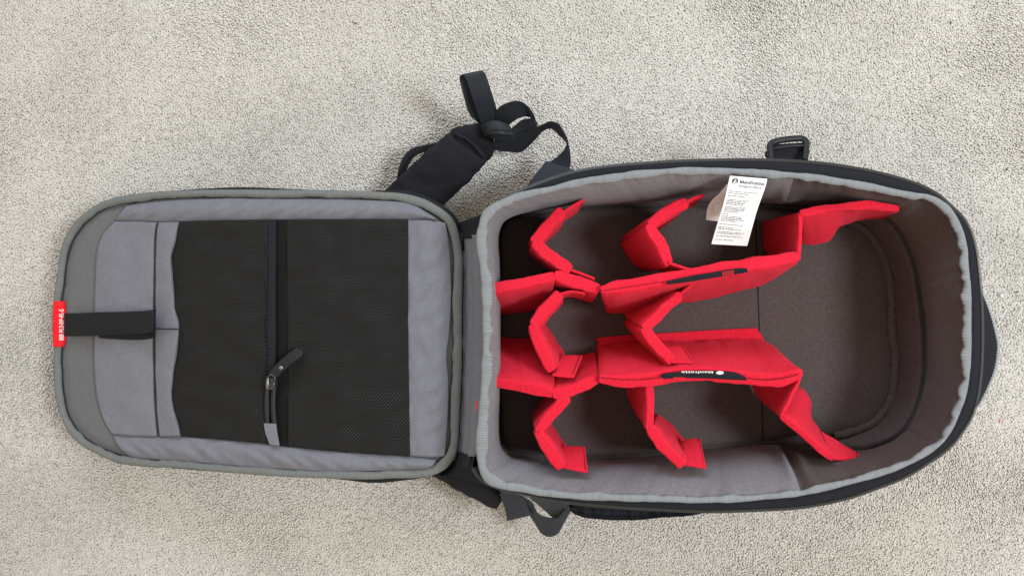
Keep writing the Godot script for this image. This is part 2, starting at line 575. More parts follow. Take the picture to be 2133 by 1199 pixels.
# ---------------------------------------------------------------- the compartment
func body(bag: Node3D) -> void:
	var n := 640
	var mid := resample(V2(rim_mid), n, true)
	var nr := normals2(mid)
	var centre := Vector2(1500, 690)
	var base := Polar.new(resample(V2(wall_base), 600, true), centre)
	var pucker := func(i: int) -> float:                 # the binding gathers at the corners
		var p: Vector2 = mid[i]
		var corner := clampf((p.x - 1850.0) / 120.0, 0.0, 1.0) * 1.0 + clampf((1150.0 - p.x) / 120.0, 0.0, 1.0) * 0.6 + 0.45
		return corner * nz.get_noise_2d(i * 3.0, 3.0)
	var inner := []
	var calm := []
	var outer := []
	var pts := []
	var hw := []
	for i in n:
		var p: Vector2 = mid[i]
		var w := 7.6 + 2.6 * clampf((1100.0 - p.x) / 60.0, 0.0, 1.0) + 2.6 * nz.get_noise_2d(i * 1.6, 40.0)
		var k: float = pucker.call(i)
		var h := RIM + 0.0024 * nz.get_noise_2d(i * 2.6, 80.0)
		inner.append(p - nr[i] * (w - 2.0 + 8.0 * k))
		calm.append(p - nr[i] * (w - 2.0))
		outer.append(p + nr[i] * (w - 1.0))
		var c: Vector2 = p - nr[i] * (4.0 * k)
		pts.append(P(c.x, c.y, h))
		hw.append((w + 4.0 * k) * (H - RIM) / F)
	# lining wall, from under the binding down to the floor, with its sewn seams
	var mb := MB.new()
	var seams := [[1652, 385, 5.0], [1677, 1020, 5.0], [2005, 562, 2.5], [1940, 925, 3.0], [1935, 425, 3.0], [1040, 990, 3.5]]
	var rows := []
	var levels := [[0.0, 0.149], [0.06, 0.142], [0.16, 0.132], [0.3, 0.116], [0.45, 0.098], [0.6, 0.08], [0.75, 0.062], [0.88, 0.045], [0.96, 0.033], [1.0, 0.024]]
	for lv in levels:
		var row := PackedVector3Array()
		for i in n:
			var s: float = lv[0]
			var a: Vector2 = inner[i].lerp(calm[i], smoothstep(0.0, 0.22, s))
			var b := base.at(a)
			var hb := base_h(b)
			var hh: float = RIM - (RIM - lv[1]) * (RIM - hb) / (RIM - 0.024)
			var q := P(a.x, a.y, RIM).lerp(P(b.x, b.y, hb), s)
			q.y = hh
			var side := Vector3(centre.x - a.x, 0, (centre.y - a.y) * 1.4).normalized()
			var bulge: float = 0.007 * sin(PI * pow(s, lerpf(0.8, 2.0, smoothstep(1750.0, 1900.0, b.x)))) + 0.0022 * nl.get_noise_2d(i * 0.6, s * 30.0) * sin(PI * minf(s * 1.6, 1.0))
			for sm in seams:
				var d := Vector2(sm[0], sm[1]).distance_to(mid[i])
				bulge -= sm[2] * 0.001 * exp(-d * d / 60.0) * sin(PI * clampf(s * 0.9 + 0.1, 0.0, 1.0))
				bulge += sm[2] * 0.0006 * exp(-pow(d - 16.0, 2) / 160.0) * sin(PI * s)
			row.append(q + side * bulge)
		rows.append(row)
	var sides := []
	var end := []
	var i0 := 0
	while mid[i0].x < 1652.0:
		i0 += 1
	var i1 := i0
	while mid[i1].x > 1673.0 or i1 < i0 + 60:
		i1 += 1
	for row in rows:
		var a := PackedVector3Array()
		for k in range(i0, i1 + 1):
			a.append(row[k])
		end.append(a)
		var b := PackedVector3Array()
		for k in range(i1, i0 + n + 1):
			b.append(row[k % n])
		sides.append(b)
	mb.grid(sides)
	part("side_lining", mb, M.side_lining, bag)
	mb = MB.new()
	mb.grid(end)
	part("end_lining", mb, M.lining, bag)
	# floor lining
	mb = MB.new()
	rows = []
	var pe0 := Polar.new(resample(V2(pad_edge), 600, true), centre)
	for f in [1.02, 1.0, 0.985, 0.97, 0.955, 0.94, 0.925, 0.91, 0.89, 0.87, 0.85, 0.82, 0.78, 0.7, 0.4, 0.0]:
		var row := PackedVector3Array()
		for i in n:
			var b := base.at(inner[i])
			var q := centre.lerp(b, f)
			var e := base.at(inner[i])
			var far := pe0.at(q)
			var along := clampf((q.distance_to(centre) - far.distance_to(centre)) / maxf(e.distance_to(centre) - far.distance_to(centre), 6.0), 0.0, 1.1)
			row.append(P(q.x, q.y, lerpf(0.022, base_h(e) - 0.001, along) - 0.012 * smoothstep(0.82, 0.97, along) * smoothstep(1750.0, 1900.0, e.x) + 0.004 * sin(PI * clampf(along, 0.0, 1.0)) + 0.003 * nz.get_noise_2d(q.x, q.y) * (1.0 - along)))
		rows.append(row)
	mb.grid(rows, true)
	part("lining_floor", mb, M.lining, bag)
	# the padded floor panel and its piping
	var pe := resample(V2(pad_edge), n, true)
	mb = MB.new()
	rows = []
	for f in [[1.003, 0.018], [1.006, 0.026], [0.995, 0.031], [0.97, 0.0335], [0.93, 0.0343], [0.87, 0.035], [0.8, 0.035], [0.72, 0.035], [0.65, 0.035], [0.57, 0.035], [0.5, 0.035], [0.42, 0.035], [0.35, 0.035], [0.27, 0.035], [0.2, 0.035], [0.1, 0.035], [0.0, 0.035]]:
		var row := PackedVector3Array()
		for i in n:
			var q := Vector2(1450, 690).lerp(pe[i], f[0])
			row.append(P(q.x, q.y, f[1] + 0.0008 * nl.get_noise_2d(q.x * 0.4, q.y * 0.4)))
		rows.append(row)
	mb.grid(rows, true)
	var pad := part("floor_pad", mb, M.lining, bag)
	mb = MB.new()
	var seam := []
	for i in 30:
		var y := 440.0 + i * 16.4
		var sx := 1574.0 + (y - 440.0) * 0.033
		seam.append(P(sx, y, (0.0351 if absf(y - 675.0) < 190.0 else 0.0346) + 0.0008 * nl.get_noise_2d(sx * 0.4, y * 0.4)))
	cord(mb, seam, 0.0008, 0.0007, false, 6)
	part("floor_seam", mb, M.dark_thread, pad)
	mb = MB.new()
	var pip := []
	for i in n:
		if pe[i].x > 1735.0:
			pip.append(P(pe[i].x + 3.0 + 2.5 * nz.get_noise_2d(i * 10.0, 9.0), pe[i].y + 2.0 * nz.get_noise_2d(i * 10.0, 300.0), 0.031 + 0.001 * nz.get_noise_2d(i * 12.0, 50.0)))
	cord(mb, pip, 0.0048, 0.0046, false, 10)
	part("floor_piping", mb, M.lining, pad)
	# binding round the rim
	mb = MB.new()
	cord(mb, pts, hw, 0.0025, true, 14)
	part("rim_binding", mb, M.binding, bag)
	# zip tape, teeth and outer shell
	var tl := resample(V2(teeth_line), 560, false)
	var out_polar := Polar.new(outer, centre)
	mb = MB.new()
	rows = [PackedVector3Array(), PackedVector3Array(), PackedVector3Array(), PackedVector3Array()]
	for p in tl:
		var a := out_polar.at(p)
		a = centre.lerp(a, 0.992)
		rows[0].append(P(a.x, a.y, RIM - 0.004))
		var m1: Vector2 = a.lerp(p, 0.45); var m2: Vector2 = a.lerp(p, 0.85)
		rows[1].append(P(m1.x, m1.y, RIM - 0.0022))
		rows[2].append(P(m2.x, m2.y, RIM - 0.004))
		rows[3].append(P(p.x, p.y, RIM - 0.006))
	mb.grid(rows)
	var tape := part("zip_tape", mb, M.tape, bag)
	mb = MB.new()
	var tn := normals2(tl, false)
	var count := 1150
	var tt := resample(tl, count, false)
	var tnn := normals2(tt, false)
	for i in count:
		var p: Vector2 = tt[i]
		var x := Vector3(tnn[i].x, -0.25, tnn[i].y).normalized()
		var z := x.cross(Vector3.UP).normalized()
		mb.box(P(p.x, p.y, RIM - 0.0048), x * 0.0015, z.cross(x) * 0.0007, z * 0.00034)
	var teeth := part("zip_teeth", mb, M.teeth, tape, "", true)
	teeth.set_meta("kind", "stuff")
	mb = MB.new()
	var all := tl.duplicate()
	all.append_array(resample(V2([[985, 968], [1000, 900], [1008, 760], [1006, 600], [1000, 500], [1001, 462]]), 160, false))
	rows = []
	for s in [[1.0, 0.1445], [1.0, 0.13], [1.002, 0.1], [0.99, 0.05], [0.96, 0.012], [0.93, 0.002], [0.3, 0.001]]:
		var row := PackedVector3Array()
		for p in all:
			var q := P(p.x, p.y, 0.1445)
			var c := P(1500, 690, 0.1445)
			var r := c.lerp(q, s[0])
			row.append(Vector3(r.x, s[1], r.z))
		rows.append(row)
	mb.grid(rows, true)
	part("outer_shell", mb, M.black, bag)
	# pocket bulging out of the lower side
	mb = MB.new()
	var po := resample(V2([[1186, 1050], [1190, 1066], [1219, 1078], [1276, 1083], [1330, 1083], [1377, 1078], [1436, 1074], [1474, 1066], [1480, 1058]]), 60, false)
	rows = []
	for s in [[0.0, 0.138, 0.94], [0.0, 0.128, 0.97], [0.0, 0.129, 0.985], [0.0, 0.134, 0.992], [0.0, 0.134, 1.0], [0.0, 0.125, 1.003], [0.0, 0.08, 1.0], [0.0, 0.02, 0.97]]:
		var row := PackedVector3Array()
		for i in po.size():
			var p: Vector2 = po[i]
			var y: float = 1052.0 + (p.y - 1052.0) * (0.0 if s[2] == 0.94 else (0.45 if s[2] == 0.97 else 0.8 if s[2] == 0.985 else 0.9 if s[2] == 0.992 else 1.0))
			var q := P(p.x, y, 0.134)
			row.append(Vector3(q.x, s[1] + 0.004 * nz.get_noise_2d(i * 12.0, s[2] * 400.0) * (1.0 if s[2] < 0.99 else 0.3), q.z if s[2] > 0.96 else q.z))
		rows.append(row)
	mb.grid(rows)
	part("side_pocket", mb, M.tape, bag, "dark elasticated pocket on the lower side")
	# padded grip bulging from the round end, with a corded edge
	mb = MB.new()
	var go := resample(V2([[2036, 596], [2046, 608], [2064, 650], [2077, 696], [2081, 723], [2075, 766], [2060, 804], [2042, 838], [2032, 850]]), 180, false)
	rows = []
	for s in [[0.0, 0.138], [0.3, 0.131], [0.7, 0.126], [0.93, 0.121], [1.0, 0.114], [0.97, 0.08], [0.8, 0.03]]:
		var row := PackedVector3Array()
		for i in go.size():
			var p: Vector2 = go[i]
			var a := Vector2(minf(2040.0, p.x), p.y)
			var b := a.lerp(p, s[0])
			if s[0] > 0.9 and s[1] > 0.1:
				b.x += 1.1 * sin(i * TAU / 4.0)
			var q := P(b.x, b.y, maxf(s[1], 0.114))
			row.append(Vector3(q.x, s[1], q.z))
		rows.append(row)
	mb.grid(rows)
	part("end_grip", mb, M.black, bag)
	mb = MB.new()
	var g2 := resample(go, 120, false)
	for i in range(4, 116):
		var p: Vector2 = g2[i]
		mb.box(P(p.x - 1.0, p.y, 0.1195), Vector3(0.0016, 0, 0), Vector3(0, 0.0008, 0), Vector3(0, 0, 0.0004))
	var gt := part("grip_zip_teeth", mb, M.teeth, bag, "", true)
	gt.set_meta("kind", "stuff")
	# buckle on the upper side
	mb = MB.new()
	var ring := resample(V2([[1607, 334], [1606, 318], [1604, 305], [1608, 298], [1620, 293.5], [1640, 290], [1658, 288.5], [1671, 288.5], [1678, 293], [1680, 302], [1679, 320], [1677, 334]]), 60, false)
	var r3 := []
	for p in ring:
		r3.append(P(p.x, p.y, 0.128 + (p.y - 290.0) * 0.0002))
	cord(mb, r3, 0.0030, 0.0026, false, 12)
	var bk := part("strap_buckle", mb, M.plastic, bag)
	mb = MB.new()
	cord(mb, PL([[1610, 309, 0.130], [1640, 305, 0.131], [1676, 303, 0.130]], 0.13), 0.0014, 0.0014, false, 8)
	part("cross_bar", mb, M.plastic, bk)
	mb = MB.new()
	strip(mb, PL([[1611, 301], [1611, 318], [1612, 336]], 0.127), PL([[1674, 297], [1674, 318], [1674, 336]], 0.127), 0.0016, 6.0, 14)
	part("buckle_webbing", mb, M.tape, bk)
	mb = MB.new()
	cord(mb, PL([[1606, 333], [1601, 328], [1596, 323], [1597, 317], [1602, 317], [1605, 322]], 0.126), 0.0014, 0.0014, false, 8)
	part("hook", mb, M.plastic, bk)
	# fabric hinge between the compartment and the lid
	mb = MB.new()
	coons(mb, [[961, 486], [985, 489], [1006, 487]], [[953, 944], [975, 950], [1000, 950]], [[961, 486], [963, 560], [962, 740], [953, 944]], [[1006, 487], [1010, 600], [1012, 740], [1000, 950]], func(x, y, u, v):
		var h: float = lerpf(0.094, 0.146, u * u * 0.4 + u * 0.6)
		return h - 0.008 * exp(-pow((u - 0.12) / 0.14, 2)) + 0.003 * exp(-pow((u - 0.55) / 0.1, 2)) + 0.0025 * nz.get_noise_2d(x * 2.5, y * 0.5) + 0.002 * exp(-v * 12.0), 22, 90, 0.003)
	part("fabric_hinge", mb, M.nylon, bag)
	mb = MB.new()
	coons(mb, [[950, 463], [966, 460], [978, 454], [994, 450], [1010, 438]], [[960, 496], [985, 496], [1008, 494]], [[950, 463], [958, 480], [960, 496]], [[1010, 438], [1006, 465], [1008, 494]], func(x, y, u, v): return lerpf(0.09, 0.14, u) + 0.004 * sin(PI * u) + 0.002 * nz.get_noise_2d(x * 4.0, y * 4.0), 16, 12, 0.02)
	part("hinge_gusset", mb, M.tape, bag)
	mb = MB.new()
	coons(mb, [[953, 940], [975, 945], [1000, 940]], [[914, 990], [950, 996], [1026, 1014]], [[953, 940], [940, 970], [914, 990]], [[1000, 940], [1006, 985], [1026, 1014]], func(x, y, u, v): return lerpf(0.088, 0.138, u) - 0.004 * v, 16, 14, 0.02)
	part("hinge_gusset", mb, M.tape, bag)
	mb = MB.new()
	strip(mb, PL([[958, 944, 0.098], [960, 960, 0.1], [964, 975, 0.099]], 0.1), PL([[980, 946, 0.118], [979, 962, 0.117], [972, 977, 0.108]], 0.1), 0.002, 4.0, 12)
	part("hinge_tab", mb, M.plastic, bag)

# ---------------------------------------------------------------- the lid
func lid(bag: Node3D) -> void:
	var n := 520
	var out := resample(V2(lid_out), n, true)
	var nr := normals2(out)
	var c := Vector2(560, 690)
	# binding
	var pts := []
	var hw := []
	var inner := []
	for i in n:
		var p: Vector2 = out[i]
		var w := 8.2 + 1.8 * clampf((p.x - 700.0) / 250.0, 0.0, 1.0) + 1.5 * nz.get_noise_2d(i * 1.6, 500.0)
		var k := (1.6 + 2.0 * clampf((p.y - 860.0) / 100.0, 0.0, 1.0) * clampf((500.0 - p.x) / 200.0, 0.0, 1.0)) * nz.get_noise_2d(i * 3.2, 700.0)
		var q: Vector2 = p - nr[i] * (w + k)
		var h := lid_h(p.x) + 0.0015 * nz.get_noise_2d(i * 2.4, 900.0)
		pts.append(P(q.x, q.y, h))
		hw.append((w + 0.5 * k) * (H - h) / F)
		inner.append(p - nr[i] * (w * 2.0 - 2.0))
	# shell under it
	var mb := MB.new()
	var rows := []
	for s in [[-4.0, 0.001], [1.0, -0.004], [1.0, -0.008], [0.0, -0.018], [-12.0, -0.030], [-60.0, -0.034], [-300.0, -0.034]]:
		var row := PackedVector3Array()
		for i in n:
			var p: Vector2 = out[i]
			var show := 0.0
			if p.y < 440.0:
				show = 5.0 * exp(-pow((p.x - 500.0) / 110.0, 2)) + 7.0 * clampf((p.x - 760.0) / 80.0, 0.0, 1.0)
			elif p.y < 520.0 and p.x > 800.0:
				show = 7.0
			elif p.y > 960.0:
				show = 9.0 * exp(-pow((p.x - 790.0) / 70.0, 2)) + 2.0 * exp(-pow((p.x - 400.0) / 60.0, 2))
			var q: Vector2
			if s[0] > -200.0:
				q = p + nr[i] * (s[0] + (show if s[0] > -1.0 else 0.0))
			else:
				q = c.lerp(p, 0.1)
			var b := P(q.x, q.y, lid_h(p.x))
			row.append(Vector3(b.x, maxf(b.y + s[1], 0.003), b.z))
		rows.append(row)
	mb.grid(rows, true)
	part("lid_shell", mb, M.black, bag)
	mb = MB.new()
	cord(mb, pts, hw, 0.0036, true, 14)
	part("lid_binding", mb, M.lid_binding, bag)
	# sunken stitched groove just inside the binding, and the lining below everything
	mb = MB.new()
	rows = []
	for s in [[1.01, -0.001], [0.992, -0.004], [0.975, -0.002], [0.95, 0.0006], [0.85, 0.0], [0.6, -0.002], [0.3, -0.003], [0.0, -0.003]]:
		var row := PackedVector3Array()
		for i in n:
			var q: Vector2 = c.lerp(inner[i], s[0])
			row.append(P(q.x, q.y, lid_h(q.x) + s[1] + 0.0012 * nz.get_noise_2d(q.x * 0.5, q.y * 0.5)))
		rows.append(row)
	mb.grid(rows, true)
	var lin := part("lid_lining", mb, M.nylon_dark, bag)
	mb = MB.new()
	var stitch := []
	for i in n:
		var q: Vector2 = c.lerp(inner[i], 0.9945)
		stitch.append(P(q.x, q.y, lid_h(q.x) - 0.0012))
	cord(mb, stitch, 0.0007, 0.0007, true, 6)
	part("binding_seam", mb, M.dark_thread, lin)
	var wr := func(x: float, y: float, a: float) -> float:
		return a * nl.get_noise_2d(x * 0.5, y * 0.5)
	# stitched pocket panel at the rounded end
	mb = MB.new()
	coons(mb, [[238, 461], [280, 461], [328, 463]], [[234, 905], [280, 908], [329, 909]], [[238, 461], [212, 489], [200, 530], [196, 600], [194, 690], [196, 790], [206, 852], [221, 888], [234, 905]], [[328, 463], [323, 495], [321, 600], [320, 720], [323, 840], [329, 909]], func(x, y, u, v): return lid_h(x) + 0.0035 + wr.call(x, y, 0.0012) + 0.003 * sin(PI * v) * sin(PI * u) - 0.002 * exp(-(1.0 - u) * 40.0), 30, 70, 0.004)
	var pk := part("pocket_panel", mb, M.nylon, bag)
	mb = MB.new()
	coons(mb, [[329, 463], [350, 462], [371, 462]], [[330, 909], [352, 909], [374, 908]], [[329, 463], [324.5, 495], [322.5, 600], [321.5, 720], [324.5, 840], [330, 909]], [[371, 462], [364, 495], [354, 536], [357, 590], [362, 640], [370, 684], [364, 735], [355, 812], [358, 845], [364, 870], [374, 908]], func(x, y, u, v): return lid_h(x) + 0.0042 + 0.0035 * sin(PI * 0.6 * u) * (0.6 + 0.4 * absf(sin(v * TAU))) + wr.call(x, y, 0.001), 16, 110, 0.0045)
	part("pocket_hem", mb, M.nylon, pk)
	mb = MB.new()
	var sm := []
	for q in resample(V2([[328.5, 463], [323.6, 495], [321.7, 600], [320.8, 720], [323.7, 840], [329.5, 909]]), 40, false):
		sm.append(P(q.x, q.y, lid_h(q.x) + 0.0042))
	cord(mb, sm, 0.0006, 0.0008, false, 6)
	part("hem_seam", mb, M.dark_thread, pk)
	mb = MB.new()
	cord(mb, PL([[323, 684, lid_h(323) + 0.0055], [345, 685, lid_h(345) + 0.0078], [371, 685, lid_h(371) + 0.008]], 0), 0.0006, 0.0006, false, 6)
	part("hem_seam", mb, M.dark_thread, pk)
	# side bands
	mb = MB.new()
	coons(mb, [[262, 428], [350, 417.5], [470, 413], [578, 414], [700, 415], [820, 419], [862, 427], [905, 452]], [[237, 460], [328, 462], [371, 462], [560, 458], [850, 457], [908, 460]], [[262, 428], [245, 448], [237, 460]], [[905, 452], [908, 460]], func(x, y, u, v):
		return lid_h(x) + 0.001 + 0.0045 * sin(PI * clampf(v, 0.0, 1.0)) + 0.0020 * nl.get_noise_2d(x * 0.9 + y * 1.0, y * 0.3) * sin(PI * v), 120, 18, 0.003)
	part("side_band", mb, M.nylon, bag)
	mb = MB.new()
	coons(mb, [[233, 905], [329, 909], [374, 908], [520, 921], [700, 940], [853, 950], [910, 955]], [[268, 950], [300, 955], [380, 960], [470, 968], [579, 976], [700, 982], [820, 979], [890, 976]], [[233, 905], [245, 930], [268, 950]], [[910, 955], [902, 968], [890, 976]], func(x, y, u, v):
		return lid_h(x) + 0.001 + 0.0045 * sin(PI * v) + 0.0020 * nl.get_noise_2d(x * 0.9 - y * 1.0, y * 0.3 + 90.0) * sin(PI * v), 120, 18, 0.003)
	part("side_band", mb, M.nylon, bag)
	mb = MB.new()
	coons(mb, [[849, 457], [905, 460], [928, 464]], [[853, 950], [900, 952], [926, 950]], [[849, 457], [849, 700], [853, 950]], [[928, 464], [936, 520], [940, 600], [936, 690], [930, 740], [934, 800], [932, 880], [926, 950]], func(x, y, u, v):
		return lid_h(x) + 0.002 + 0.003 * sin(PI * u) + 0.0026 * nl.get_noise_2d(x * 0.7 + y * 0.45, y * 0.5 - x * 0.3) * sin(PI * u), 40, 110, 0.004)
	part("hinge_band", mb, M.nylon, bag)
	# mesh pocket in two panels, and the dark strip behind the zip
	var mesh_h := func(x, y, u, v): return lid_h(x) + 0.0042 + 0.0025 * sin(PI * v) * sin(PI * u) + 0.0022 * nl.get_noise_2d(x * 0.5 + y * 0.3, y * 0.5)
	mb = MB.new()
	coons(mb, [[352, 462], [450, 459], [556, 458]], [[352, 907], [450, 914], [558, 924]], [[352, 462], [352, 700], [352, 907]], [[556, 458], [554, 600], [553, 760], [549, 850], [558, 924]], mesh_h, 50, 90, 0.001)
	var ne := part("mesh_pocket", mb, M.net, bag)
	mb = MB.new()
	coons(mb, [[597, 458], [700, 457], [849, 457]], [[600, 930], [700, 940], [853, 950]], [[597, 458], [599, 700], [600, 930]], [[849, 457], [849, 700], [853, 950]], mesh_h, 60, 90, 0.001)
	part("mesh_panel", mb, M.net, ne)
	mb = MB.new()
	coons(mb, [[556, 458], [597, 458]], [[558, 926], [600, 930]], [[556, 458], [554, 700], [558, 926]], [[597, 458], [599, 700], [600, 930]], func(x, y, u, v): return lid_h(x) + 0.0022 + 0.001 * u, 12, 60, 0.0005)
	part("zip_gap", mb, M.net_dark, ne)
	mb = MB.new()
	for i in 60:
		var y := 460.0 + 455.0 * i / 59.0
		var x := lerpf(555.5, 553.0, float(i) / 59.0) - (3.5 if y > 840.0 else 0.0)
		mb.box(P(x, y, lid_h(x) + 0.0052), Vector3(0.0005, 0, 0), Vector3(0, 0.0004, 0), Vector3(0, 0, 0.0013))
	var pst := part("edge_stitching", mb, M.ink, ne, "", true)
	pst.set_meta("kind", "stuff")
	# zip: covered coil above the slider, open below it
	mb = MB.new()
	strip(mb, PL([[557, 459, lid_h(557) + 0.004], [557, 600, lid_h(557) + 0.006], [556, 700, lid_h(557) + 0.0065], [557, 790, lid_h(557) + 0.006]], 0), PL([[575, 459, lid_h(575) + 0.004], [574, 600, lid_h(575) + 0.006], [574, 700, lid_h(575) + 0.0065], [574, 790, lid_h(575) + 0.006]], 0), 0.003, 2.5, 40)
	var zp := part("zip_cover", mb, M.tape, bag)
	mb = MB.new()
	for k in 2:
		var x := 553.5 if k == 0 else 569.0
		var w := 0.0016 if k == 0 else 0.0027
		var l := PL([[x + 4.0, 788, lid_h(x) + 0.006], [x + 0.5, 820, lid_h(x) + 0.007], [x, 850, lid_h(x) + 0.007], [x + 2.5, 884, lid_h(x) + 0.006]], 0)
		cord(mb, resample(l, 30, false), w, w, false, 10)
	part("zip_cord", mb, M.plastic, zp)
	mb = MB.new()
	for i in 26:
		var y := 812.0 + i * 2.7
		mb.box(P(558.5, y, lid_h(558) + 0.0066), Vector3(0.001, 0, 0), Vector3(0, 0.0012, 0), Vector3(0, 0, 0.0004))
	var zt := part("zip_coil", mb, M.teeth, zp, "", true)
	zt.set_meta("kind", "stuff")
	mb = MB.new()
	strip(mb, PL([[549, 881, lid_h(550) + 0.008], [552, 900, lid_h(550) + 0.008], [561, 925, lid_h(560) + 0.0065]], 0), PL([[575, 882, lid_h(575) + 0.008], [577, 900, lid_h(575) + 0.008], [582, 928, lid_h(580) + 0.0065]], 0), 0.0022, 5.0, 16)
	part("zip_end_tab", mb, M.nylon, zp)
	mb = MB.new()
	strip(mb, PL([[554, 788, lid_h(555) + 0.009], [552, 800, lid_h(555) + 0.0095], [553, 810, lid_h(555) + 0.0085]], 0), PL([[573, 786, lid_h(570) + 0.009], [574, 800, lid_h(570) + 0.0095], [571, 810, lid_h(570) + 0.0085]], 0), 0.005, 3.0, 14)
	var sl := part("zip_slider", mb, M.teeth, bag)
	mb = MB.new()
	strip(mb, PL([[554.5, 786, lid_h(555) + 0.0135], [554.5, 800, lid_h(555) + 0.0145], [554.5, 808, lid_h(555) + 0.012]], 0), PL([[560, 786, lid_h(555) + 0.0135], [560, 800, lid_h(555) + 0.0145], [560, 808, lid_h(555) + 0.012]], 0), 0.0022, 2.5, 14)
	part("slider_bridge", mb, M.metal, sl)
	mb = MB.new()
	cord(mb, resample(PL([[557, 803], [556, 790], [563, 780], [572, 786], [570, 795], [559, 803]], lid_h(565) + 0.0135), 36, true), 0.0009, 0.001, true, 8)
	part("pull_ring", mb, M.teeth, sl)
	mb = MB.new()
	var pa := []; var pb := []
	for i in 15:
		var s := i / 14.0
		var m := Vector2(566, 783).lerp(Vector2(629, 729), s)
		m += Vector2(0.65, 0.76) * (-3.0 * sin(PI * s))
		var w := 10.5
		if s > 0.84:
			w *= sqrt(maxf(1.0 - pow((s - 0.84) / 0.162, 2), 0.0)) + 0.02
		if s < 0.1:
			w *= 0.72 + 2.8 * s
		var d := Vector2(0.65, 0.76) * w
		var h := lid_h(m.x) + 0.012 + 0.002 * sin(PI * s)
		pa.append(P(m.x - d.x, m.y - d.y, h)); pb.append(P(m.x + d.x, m.y + d.y, h))
	strip(mb, pa, pb, 0.0028, 5.0, 40)
	var pull := part("pull_tab", mb, M.plastic, bag)
	mb = MB.new()
	rows = []
	for k in 5:
		var row := PackedVector3Array()
		for j in 14:
			row.append(P(585, 765, lid_h(585) + 0.0142 + 0.0014 * sin(k / 4.0 * PI / 2)) + Vector3(cos(TAU * j / 14.0), 0, sin(TAU * j / 14.0)) * 0.0024 * cos(k / 4.0 * PI / 2))
		rows.append(row)
	mb.grid(rows, true)
	part("rivet", mb, M.metal, pull)
	# webbing loop at the end of the lid, folded over on itself
	mb = MB.new()
	var path := [[134, 0.0082, 652, 700], [160, 0.0097, 652, 700], [205, 0.0134, 650, 699], [255, 0.0164, 649, 697], [298, 0.0194, 647, 695], [311, 0.0216, 646, 693], [319, 0.0212, 644, 693], [323, 0.0169, 643, 696], [321, 0.0129, 645, 702], [312, 0.0110, 650, 706], [280, 0.0104, 653, 708], [235, 0.0104, 655, 706], [207, 0.0106, 656, 704]]
	pa = []; pb = []
	for q in path:
		pa.append(P(q[0], q[2], lid_h(q[0]) + q[1])); pb.append(P(q[0] - (3.0 if q[0] > 290 else 0.0), q[3], lid_h(q[0]) + q[1]))
	strip(mb, pa, pb, 0.0014, 8.0, 90)
	var lp := part("pull_loop", mb, M.smooth_webbing, bag)
	mb = MB.new()
	for i in 11:
		var y := 655.0 + i * 4.2
		mb.box(P(193, y, lid_h(193) + 0.0125), Vector3(0.0003, 0, 0), Vector3(0, 0.0003, 0), Vector3(0, 0, 0.0007))
	var ls := part("loop_stitching", mb, M.ink, lp, "", true)
	ls.set_meta("kind", "stuff")
	# red size tag folded over the binding, with its printing
	mb = MB.new()
	strip(mb, PL([[112.5, 627], [110.5, 650], [110, 673], [110.5, 700], [112, 722]], lid_h(115) + 0.0005), PL([[133, 627], [136, 645], [138, 673], [136.5, 705], [131, 722]], lid_h(115) + 0.0022), 0.0085, 2.2, 30)
	var tg := part("size_tag", mb, M.red_tag, bag, "red fabric tag with white lettering folded over the end of the lid")
	mb = MB.new()
	word(mb, "MB PL2-DP-BL-S", func(u, v):
		var x: float = 132.0 - 10.0 * v
		return P(x, 708.0 - 64.0 * u, lid_h(115) + 0.0062 - 0.000012 * pow(x - 124.0, 2)), 0.0, "Droid Sans", true)
	part("lettering", mb, M.white, tg)

